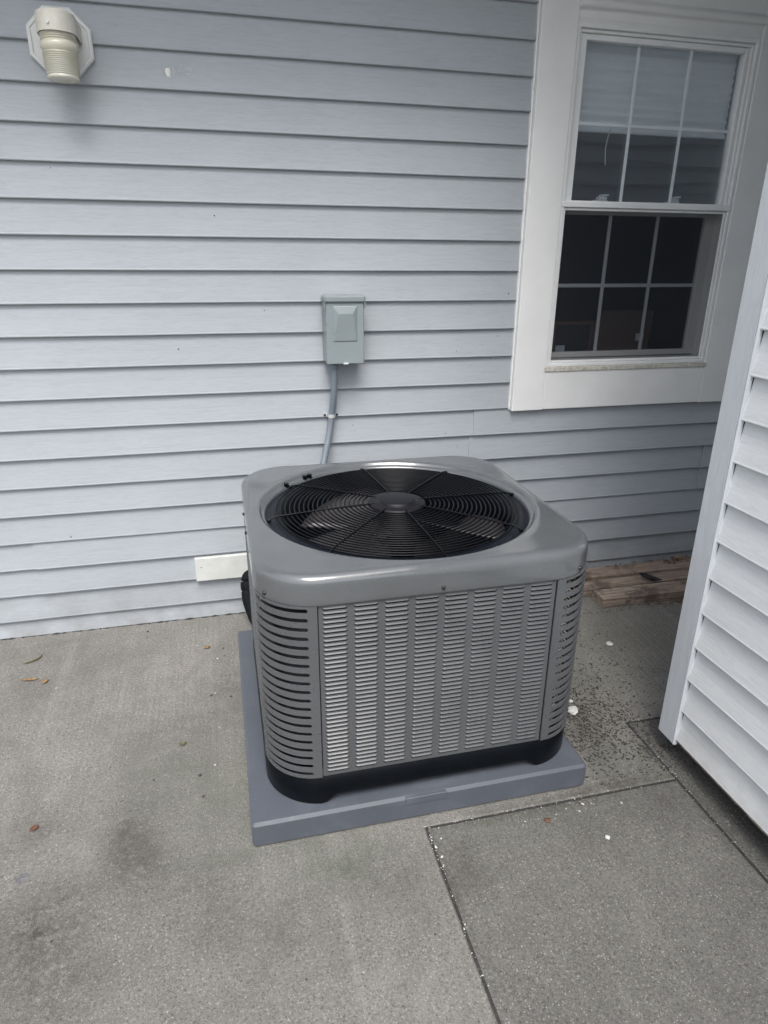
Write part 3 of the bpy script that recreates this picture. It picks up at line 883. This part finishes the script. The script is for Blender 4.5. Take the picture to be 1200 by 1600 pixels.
# base pan with raised arches between the feet
def base_bottom(a):
    x, y = rsq(a, 4.10, 1.42)
    s_ = min(abs(x), abs(y))
    tt = max(0, min(1, (2.85-s_)/.38)); tt = tt*tt*(3-2*tt)
    return (x*.995, y*.995, .722+.24*tt)
def base_in(a):
    x, y, z = base_bottom(a); return (x*.9, y*.9, z)
basepan = skin([base_in, base_bottom, lambda a: (base_bottom(a)[0]*1.004, base_bottom(a)[1]*1.004, base_bottom(a)[2]+.03), sq(4.10, 1.42, 1.1), sq(4.09, 1.41, 1.34), sq(4.05, 1.38, 1.40), sq(4.00, 1.35, 1.66), sq(3.3, 1.2, 1.62)])
prt('base_pan', basepan, M['base'], ac)

# louvred panels: built for the front face then turned for the others
ZB, ZP = 1.53, 6.16
FY = -4.04            # face distance
SEAM = 2.81           # half width of the flat louvred panel
def louver_panel():
    mb = MB()
    ncol, nrow = 8, 39
    pitch_x = 2*(SEAM-.03)/ncol
    z0, z1 = ZB+.10, ZP-.03
    ph = (z1-z0)/nrow
    colw = pitch_x*.80
    y = FY
    xs = [-SEAM+.015+pitch_x*.5+i*pitch_x+.015 for i in range(ncol)]
    # upright strips between columns
    e = [-SEAM+.012]
    for x in xs: e += [x-colw/2, x+colw/2]
    e.append(SEAM-.012)
    for i in range(0, len(e), 2):
        mb.add([(e[i], y, ZB), (e[i+1], y, ZB), (e[i+1], y, ZP), (e[i], y, ZP)], [(0, 1, 2, 3)])
    for x in xs:
        for (a, b) in ((ZB, z0), (z1, ZP)):
            mb.add([(x-colw/2, y, a), (x+colw/2, y, a), (x+colw/2, y, b), (x-colw/2, y, b)], [(0, 1, 2, 3)])
        for r in range(nrow):
            zt_ = z0+(r+1)*ph; zb_ = z0+r*ph
            cols = [(-.5, 0.0), (-.46, .55), (-.40, 1.0), (.40, 1.0), (.46, .55), (.5, 0.0)]
            vs = []
            for (u, k_) in cols:
                X = x+u*colw
                vs += [(X, y, zt_), (X, y-.002*k_, zt_-.10*ph), (X, y-.008*k_, zb_+.70*ph), (X, y-.034*k_, zb_+.51*ph), (X, y-.035*k_, zb_+.43*ph), (X, y-.014*k_, zb_+.41*ph)]
            fs = []
            for c_ in range(5):
                for j in range(5): fs.append((c_*6+j, c_*6+j+1, (c_+1)*6+j+1, (c_+1)*6+j))
            mb.add(vs, fs, 0, False)
            # little webs closing the slot ends
            for sgn in (-1, 1):
                xe = x+sgn*.5*colw; xi = x+sgn*.43*colw
                mb.add([(xe, y, zb_+.32*ph), (xe, y, zb_), (xi, y, zb_)], [(0, 1, 2)])
    return mb
def turned(mb, q):
    c_, s_ = round(math.cos(q*PI/2)), round(math.sin(q*PI/2))
    m2 = MB(); m2.f = mb.f; m2.mi = mb.mi; m2.sm = mb.sm
    m2.v = [(CX+v[0]*c_-v[1]*s_, CY+v[0]*s_+v[1]*c_, v[2]) for v in mb.v]
    return m2
lp = louver_panel()
for q in range(4): prt('louvre_panel', turned(lp, q), M['steel_side'], ac, norm=False)

def corner_panel():
    """front-left corner: flat edge, arc, flat edge, pierced by 20 round-ended slots"""
    mb = MB(); h = 4.04; rad = 1.28
    a_flat = (h-rad)          # arc starts this far from the axis
    L0 = SEAM-a_flat          # may be small: flat run beside the seam
    # path param: from front seam (x=-SEAM, y=-h) round to left seam (x=-h, y=-SEAM)
    arcL = rad*PI/2
    Ltot = 2*L0+arcL
    def P(s_, out=0):
        if s_ < L0: return (-SEAM-s_*1.0 if True else 0, -h-out)
        return None
    # flat runs go from SEAM outwards to a_flat: handle sign
    def pt(s_):
        if L0 >= 0:
            # panel flat run is zero or inward; arc starts past it
            pass
        return None
    # simple: arc with radius R2 from (-SEAM,-h) to (-h,-SEAM)
    R2 = h-SEAM
    flat = .0
    L = R2*PI/2*1.0
    ext = .20
    def pos(s_):   # s_ from -ext to L+ext measured on the arc, the ends run flat
        if s_ < 0: return (-SEAM-s_, -h)
        if s_ > L: return (-h, -SEAM-(-(s_-L)))
        a = s_/R2
        return (-SEAM-R2*math.sin(a), -h+R2*(1-math.cos(a)))
    s0, s1 = .012, L-.012
    nsl = 20
    ph = (ZP-ZB)/nsl
    hs_ = ph*.24; e0, e1 = s0+.20, s1-.20
    ss = sorted(set([s0, e0-.001] + [e0+hs_*(1-math.cos(t_*PI/8)) for t_ in range(5)] + [e0+hs_+(e1-e0-2*hs_)*i/14 for i in range(15)] + [e1-hs_*(1-math.cos(t_*PI/8)) for t_ in range(5)] + [e1+.001, s1]))
    def hh(s_):
        if s_ <= e0 or s_ >= e1: return 0
        d = min(s_-e0, e1-s_)
        return hs_ if d >= hs_ else math.sqrt(max(0, hs_*hs_-(hs_-d)**2))
    zc = [ZB+ph*(i+.5)+.01 for i in range(nsl)]
    for i in range(nsl+1):
        vs = []
        for s_ in ss:
            x, y = pos(s_)
            lo = ZB if i == 0 else zc[i-1]+hh(s_)
            hi = ZP if i == nsl else zc[i]-hh(s_)
            vs += [(x, y, lo), (x, y, hi)]
        mb.add(vs, [(2*j, 2*j+2, 2*j+3, 2*j+1) for j in range(len(ss)-1)], 0, False)
    return mb
cpn = corner_panel()
for q in range(4):
    o = prt('corner_panel', turned(cpn, q), M['steel_side'], ac, norm=False)
    m_ = o.modifiers.new('weld', 'WELD'); m_.merge_threshold = .00005
    m_ = o.modifiers.new('s', 'SOLIDIFY'); m_.thickness = .045*S; m_.offset = -1
# coil guard glints: copper/aluminium hairpin bends behind the right-hand slots
for (qx, qy) in ((1, -1),):
    mb = MB()
    for i in range(24):
        z = 1.75+i*.185; a = -PI/4-.35
        x = CX+2.80+1.02*math.cos(a); y = CY-2.80+1.02*math.sin(a)
        mb.tube([(x-.05, y, z), (x+.0, y-.06, z+.03), (x+.05, y-.06, z+.07), (x+.05, y, z+.10)], .03, 6)
    o = prt('coil_bend', mb, M['zinc'], ac, norm=False); o['kind'] = 'stuff'
# screws on the shell skirt
def scr(x, y, z, dx, dy):
    mb = MB(); mb.lathe([(.0005, .05), (.03, .05), (.045, .03), (.05, 0)], (0, 0, 0), 10)
    d = Vector((dx, dy, 0)).normalized(); rq = Vector((0, 0, 1)).rotation_difference(d)
    nv = []
    for v in mb.v:
        p = rq @ Vector(v); nv.append((x+p.x, y+p.y, z+p.z))
    mb.v = nv
    prt('screw', mb, M['screw'], ac, sh)
for q in range(4):
    c_, s_ = round(math.cos(q*PI/2)), round(math.sin(q*PI/2))
    for (lx, ly, nx, ny) in ((.0, -HF, 0, -1), (-2.70-1.4*math.sin(1.0), -2.70-1.4*math.cos(1.0), -math.sin(1.0), -math.cos(1.0))):
        scr(CX+lx*c_-ly*s_, CY+lx*s_+ly*c_, 6.30, nx*c_-ny*s_, nx*s_+ny*c_)
scr(CX-HF, CY+1.4, 6.30, -1, 0)

# ------------------------------------------------------------------ white sided wing on the right
wg = thing('white_building', 'white clapboard building corner standing close on the right', 'building', (11.35, -10.4, 0))
WX, WY = 11.35, -10.40
WTOP = 27.0
zb0 = .79
zls = [zb0] + [1.72+i*1.0 for i in range(26)]
WEND = -42.0
for i, z in enumerate(zls[:-1]):
    H = zls[i+1]-z
    # face toward the unit: course runs from the post (y=-11.1) toward the camera side
    Lw = abs(WEND)-11.10
    mb = plank_mb(Lw, H, 50+i, wav=.02, depth=.14, seg=12)
    mb.v = [(WX+.02+v[1], -11.10-v[0], v[2]+z) for v in mb.v]
    prt('siding_plank', mb, M['wing'], wg, norm=False)
    # end face toward the house: runs to +x
    mb = plank_mb(26, H, 90+i, wav=.03, depth=.165, seg=8)
    mb.v = [(WX+.72+26-v[0], WY-.02-v[1], v[2]+z) for v in mb.v]
    prt('siding_plank', mb, M['wing_end'], wg, norm=False)
mb = MB()
mb.box(WX, WX+.10, -11.02, WY-.0, .60, WTOP, bev=.015)
mb.box(WX+.10, WX+.72, WY-.10, WY, .60, WTOP, bev=.015)
mb.box(WX-.015, WX+.13, -11.115, -11.02, .58, WTOP, bev=.04)
mb.box(WX+.70, WX+.80, WY-.13, WY+.015, .58, WTOP, bev=.04)
prt('corner_post', mb, M['post'], wg)
mb = MB(); mb.box(WX+.18, WX+26, WEND, WY-.18, .80, WTOP); prt('core', mb, M['foundation'], wg)
mb = MB(); mb.box(WX+.10, WX+.5, WEND, -11.12, .66, .80, bev=.01); prt('bottom_board', mb, M['lumber'], wg)
mb = MB(); mb.box(WX+1.6, WX+26, WEND, WY-1.2, -.3, .80); prt('foundation', mb, M['foundation'], wg)
mb = MB(); mb.box(WX-1.6, WX+27.5, WEND-1.5, WY+2.8, WTOP, WTOP+1.2); prt('roof', mb, M['roof'], wg)  # unseen roof; its overhang is shaped to darken the passage

# ------------------------------------------------------------------ timbers by the wall
tl = ['front weathered timber nearest the concrete, its sawn end showing', 'middle weathered timber under the black scrap', 'rear weathered timber against the foot of the house wall']
for i, (y0, y1, x0, h, tw) in enumerate(((-2.88, -2.04, 14.15, .40, -.006), (-1.86, -1.12, 12.6, .33, .006), (-.96, -.16, 12.2, .40, -.002))):
    mb = MB(); L = 12.5
    nseg = 10; vs = []; bw = .025
    prof = [(0, bw), (bw, 0), (y1-y0-bw, 0), (y1-y0, bw), (y1-y0, h-bw), (y1-y0-bw, h), (bw, h), (0, h-bw)]
    for s_ in range(nseg+1):
        x = x0+L*s_/nseg
        for (py, pz) in prof:
            wob = .012*mn.noise(Vector((x*.8, py*3+i*9, pz*4)))
            vs.append((x, y0+py+tw*(x-x0)+wob, .01+pz+wob))
    P = 8
    fs = [(s_*P+j, s_*P+(j+1) % P, (s_+1)*P+(j+1) % P, (s_+1)*P+j) for s_ in range(nseg) for j in range(P)]
    fs += [tuple(range(P)), tuple(range(nseg*P, nseg*P+P))]
    mb.add(vs, fs)
    solo('timber', mb, M['lumber'], (x0, y0, 0), tl[i], 'timber', 'old timbers lying along the wall')
# black scrap
mb = MB(); cx, cy = 17.05, -1.75
vs = []
n1, n2 = 10, 8
for i in range(n1+1):
    u = i/n1; x = cx-.36+.72*u; wd = .23*math.sin(PI*min(1, u*.9+.12))**.6
    for j in range(n2):
        a = 2*PI*j/n2
        vs.append((x, cy+.25-.55*u+wd*math.cos(a)+.02*mn.noise(Vector((u*5, j, 1))), .52+.10*math.sin(a)*math.sin(PI*min(1, u+.15))+.03*mn.noise(Vector((u*6, j*2, 4)))+(.08*(1-u)**3)))
fs = [(i*n2+j, i*n2+(j+1) % n2, (i+1)*n2+(j+1) % n2, (i+1)*n2+j) for i in range(n1) for j in range(n2)]+[tuple(range(n2)), tuple(range(n1*n2, n1*n2+n2))]
mb.add(vs, fs, 0, True)
solo('rubber_scrap', mb, M['rag'], (cx, cy, .4), 'crumpled black scrap lying across the timbers', 'scrap')

# ------------------------------------------------------------------ ground
yard = MB(); yard.add([(-1500, -1500, -.5), (1500, -1500, -.5), (1500, 1500, -.5), (-1500, 1500, -.5)], [(0, 1, 2, 3)])
solo('ground', yard, M['yard'], (0, 0, 0), 'open ground beyond the concrete', None, kind='structure', norm=False)
patio = thing('patio', 'worn concrete patio beside the house', None, (0, 0, 0), kind='structure')
def slab(x0, x1, y0, y1, mat, zt=0.0, n=1, e=.035):
    mb = MB(); r = .03
    # slightly irregular arrises
    def edge(a, b, axis, c_, inw, z):
        pass
    xs = [x0, x0+e, x1-e, x1]; ys = [y0, y0+e, y1-e, y1]
    vs = []; fs = []
    for j, y in enumerate(ys):
        for i, x in enumerate(xs):
            z = zt-(.03 if i in (0, 3) or j in (0, 3) else 0)
            vs.append((x, y, z))
    for j in range(3):
        for i in range(3): fs.append((j*4+i, j*4+i+1, (j+1)*4+i+1, (j+1)*4+i))
    mb.add(vs, fs)
    bt = -.49
    ring_ = [(x0, y0), (x1, y0), (x1, y1), (x0, y1)]
    mb.add([(x, y, zt-.03) for x, y in ring_]+[(x, y, bt) for x, y in ring_], [(0, 1, 5, 4), (1, 2, 6, 5), (2, 3, 7, 6), (3, 0, 4, 7)])
    return prt('concrete_slab', mb, M[mat], patio)
GJ = .035
mb = MB(); e = .035
gx = [-60, 4.05-GJ-e, 4.05-GJ, 11.15-GJ-e, 11.15-GJ, 40]; gy = [-60, -11.66, -11.66+e, -9.30+GJ, -9.30+GJ+e, 1.0]
gz_ = {}
vs = []
for j, y in enumerate(gy):
    for i, x in enumerate(gx):
        low = (i == 2 and j <= 1) or (j == 1 and 2 <= i <= 4) or (i == 4 and 1 <= j <= 3) or (j == 3 and i >= 4)
        vs.append((x, y, -.03 if low else 0))
fs = []
for j in range(5):
    for i in range(5):
        if (j == 0 and i >= 2) or (j in (1, 2) and i >= 4): continue
        fs.append((j*6+i, j*6+i+1, j*6+7+i, j*6+6+i))
mb.add(vs, fs)
for (p, q) in (((4.05-GJ, -60), (4.05-GJ, -11.66)), ((4.05-GJ, -11.66), (11.15-GJ, -11.66)), ((11.15-GJ, -11.66), (11.15-GJ, -9.30+GJ)), ((11.15-GJ, -9.30+GJ), (40, -9.30+GJ))):
    mb.add([(*p, -.03), (*q, -.03), (*q, -.49), (*p, -.49)], [(0, 1, 2, 3)])
prt('concrete_slab', mb, M['conc_a'], patio)
slab(4.05+GJ, 11.15-GJ, -34, -11.66-GJ*1.6, 'conc_b', -.01)
slab(11.15+GJ, 40, -60, -9.30-GJ, 'conc_c', -.006)
# grit packed into the joints
mb = MB(); mb.box(4.05-GJ, 4.05+GJ, -60, -11.66, -.2, -.028); mb.box(4.05, 11.15, -11.66-GJ*1.7, -11.66, -.2, -.026); mb.box(11.15-GJ, 11.15+GJ, -60, -9.3, -.2, -.028); mb.box(11.15, 40, -9.3-GJ, -9.3+GJ, -.2, -.026)
o = prt('joint_fill', mb, M['grit'], patio)

def lumps(pts_, mat, name, label, flat=.5):
    mb = MB()
    for (x, y, z, r) in pts_:
        a = random.uniform(0, PI); el = random.uniform(.5, 1)
        ca, sa_ = math.cos(a), math.sin(a)
        ring_ = []
        for q in range(7):
            b = 2*PI*q/7+random.uniform(-.3, .3); k2 = random.uniform(.6, 1.2); u, v = k2*r*math.cos(b), k2*r*el*math.sin(b)
            ring_.append((x+u*ca-v*sa_, y+u*sa_+v*ca, z))
        mb.add(ring_+[(x, y, z+r*flat)], [(q, (q+1) % 7, 7) for q in range(7)])
    return solo(name, mb, M[mat], (0, 0, 0), label, None, kind='stuff', norm=False)
# dark seed husks right of the unit
P_ = []
while len(P_) < 1500:
    x = random.gauss(10.1, .95); y = random.gauss(-9.2, 1.3)
    if random.random() < .16: x = random.uniform(9, 13.5); y = random.uniform(-11.4, -4)
    if x < 8.65 and y > -11.4 or y < -11.5 or x > 13.5: continue
    P_.append((x, y, .004, random.uniform(.018, .042)))
mb = MB()
for (x, y, z, r) in P_:
    a = random.uniform(0, PI); ca, sa_ = math.cos(a), math.sin(a); L = r*random.uniform(1.0, 2.0); W_ = r*.55
    q = [(L, 0), (L*.3, W_), (-L*.7, W_*.7), (-L, 0), (-L*.6, -W_), (L*.4, -W_)]
    ring_ = [(x+u*ca-v*sa_, y+u*sa_+v*ca, z) for u, v in q]
    mb.add(ring_+[(x, y, z+.02)], [(k_, (k_+1) % 6, 6) for k_ in range(6)])
solo('seed_litter', mb, M['seed'], (0, 0, 0), 'dark seed husks scattered on the concrete right of the unit', None, kind='stuff', norm=False)
# white chips in the joints and about
P_ = []
for i in range(170):
    r = random.uniform(.006, .022)
    t_ = random.random()
    if t_ < .35: x, y = 4.05+random.gauss(0, .035), -11.66-random.random()**1.3*4
    elif t_ < .62: x, y = random.uniform(4.1, 11.1), -11.70+random.gauss(0, .05)
    elif t_ < .8: x, y = 11.15+random.gauss(0, .035), random.uniform(-14, -9.3)
    elif t_ < .86: x, y = random.uniform(11.2, 12.4), -9.3+random.gauss(0, .03)
    else: x, y = random.gauss(7.6, .8), random.gauss(-12.0, .2)
    P_.append((x, y, -.004, r))
for i in range(26):
    P_.append((random.uniform(-7, 12), random.uniform(-15.5, -.5), .004, random.uniform(.008, .022)))
for (x, y) in [(-5.99, -3.56), (-1.6, -2.0), (-.97, -5.0), (-1.0, -8.3), (4.3, -12.1), (4.15, -12.6), (4.1, -12.3), (8.0, -12.1), (7.7, -11.95), (8.2, -11.9), (9.2, -12.1), (-.9, -3.0)]:
    P_.append((x, y, .004, random.uniform(.03, .05)))
P_ = [p for p in P_ if not (PX0-.05 < p[0] < PX1+.05 and p[1] > PY0-.05 and p[1] < PY1)]
lumps(P_, 'chip', 'paint_chips', 'tiny white paint chips in the slab joints and on the concrete')
# dark crumbs
P_ = []
for i in range(150):
    x, y = random.uniform(-9, 16), random.uniform(-15.5, -.2)
    if PX0-.05 < x < PX1+.05 and PY0 < y < PY1: continue
    P_.append((x, y, .004, random.uniform(.012, .032)))
for (x, y) in [(-3.4, -.6), (-.5, -5.3), (-1.1, -5.1), (-2.6, -8.5), (-1.4, -8.6), (-1.3, -9.4), (-.7, -2.4), (-.65, -2.9)]:
    P_.append((x, y, .004, random.uniform(.05, .08)))
for i in range(120):
    P_.append((random.uniform(12.5, 20), random.choice((-3.0, -3.1))+random.gauss(0, .12), .004, random.uniform(.015, .05)))
lumps(P_, 'pebble', 'dark_crumbs', 'small dark crumbs of grit scattered over the concrete')
# leaf litter against the wall
mb = MB()
for i in range(90):
    if i < 50: x, y, z = random.gauss(19.3, .5), -.15-abs(random.gauss(0, .22)), .42+random.random()*.10
    elif i < 70: x, y, z = random.uniform(14, 19), random.uniform(-.25, -.1), .42
    else: x, y, z = random.gauss(17.3, .6), -3.05+random.gauss(0, .1), .02
    l = random.uniform(.06, .16); w_ = l*random.uniform(.2, .5); a = random.uniform(0, 2*PI); ca, sa_ = math.cos(a), math.sin(a)
    q = [(-l, 0), (0, w_), (l, 0), (0, -w_)]
    mb.add([(x+u*ca-v*sa_, y+u*sa_+v*ca, z+random.uniform(0, .05)) for u, v in q], [(0, 1, 2, 3)], i % 2)
o = solo('leaf_litter', mb, [M['leaf_tan'], M['leaf_red']], (0, 0, 0), 'dry brown leaf litter along the timbers and wall', None, kind='stuff', norm=False)

# single leaves
def leaf(x, y, l, wd, ang, curl, mat, label):
    mb = MB(); vs = []
    n = 6
    for i in range(n+1):
        u = i/n; ww = wd*math.sin(PI*(.08+.84*u))
        a = ang+curl*(u-.5); px = x+l*(u-.5)*math.cos(a); py = y+l*(u-.5)*math.sin(a)
        nx, ny = -math.sin(a), math.cos(a); h = .03+.05*math.sin(PI*u)
        vs += [(px+nx*ww, py+ny*ww, h), (px, py, h*.4), (px-nx*ww, py-ny*ww, h*.9)]
    fs = []
    for i in range(n):
        for j in range(2): fs.append((i*3+j, i*3+j+1, i*3+3+j+1, i*3+3+j))
    mb.add(vs, fs, 0, True)
    o = solo('dry_leaf', mb, M[mat], (x, y, 0), label, 'leaf', norm=False)
    m_ = o.modifiers.new('s', 'SOLIDIFY'); m_.thickness = .008*S
leaf(-7.0, -1.75, .75, .035, .75, .9, 'leaf_olive', 'thin olive leaf nearest the wall at the left edge')
leaf(-6.95, -2.95, .62, .04, -.15, .7, 'leaf_tan', 'long tan leaf lying flat left of its small neighbour')
leaf(-6.40, -3.15, .26, .08, .9, .3, 'leaf_tan', 'short tan leaf right of the long tan leaf')
leaf(-1.25, -2.28, .26, .08, .1, .9, 'leaf_tan', 'curled tan leaf between the wall board and the pad corner')
leaf(-5.30, -9.55, .22, .07, .5, .8, 'leaf_red', 'small orange leaf on the bare concrete at far left')
leaf(7.06, -12.2, .16, .07, 1.2, .6, 'leaf_red', 'small rust red leaf on the slab in front of the pad')
leaf(-1.9, -7.3, .3, .04, .0, 1.8, 'leaf_olive', 'tiny curled olive leaf left of the pad middle')

# single crumbs of foam and mortar
def chunk(x, y, r, mat, name, label, cat, hgt=.7):
    import bmesh
    bm = bmesh.new(); bmesh.ops.create_icosphere(bm, subdivisions=2, radius=r)
    sd_ = random.random()*50
    for v in bm.verts:
        v.co *= 1+.5*mn.noise(v.co*(3/r*.5)+Vector((sd_, 0, 0)))
        v.co.z = v.co.z*hgt+r*hgt*.6
        v.co *= S
    me = bpy.data.meshes.new(name); bm.to_mesh(me); bm.free(); me.materials.append(M[mat])
    o = link(name, me, None, (x, y, 0)); o['label'] = label; o['category'] = cat
chunk(12.98, -5.3, .13, 'chip', 'foam_lump', 'lone white lump on the concrete between unit and timbers', 'lump', .5)
chunk(9.80, -8.45, .16, 'chip', 'mortar_lump', 'white crumbly lump close to the right side of the unit', 'lump', .5)
chunk(9.98, -8.0, .07, 'chip', 'mortar_lump', 'smaller white crumb just behind the lump beside the unit', 'lump', .5)
chunk(-5.25, -10.95, .13, 'gum', 'gum_spot', 'flattened grey gum spot on the concrete at the left edge', 'gum', .08)
chunk(8.25, -13.0, .06, 'chip', 'white_pebble', 'white pebble on the darker front slab', 'pebble', .5)
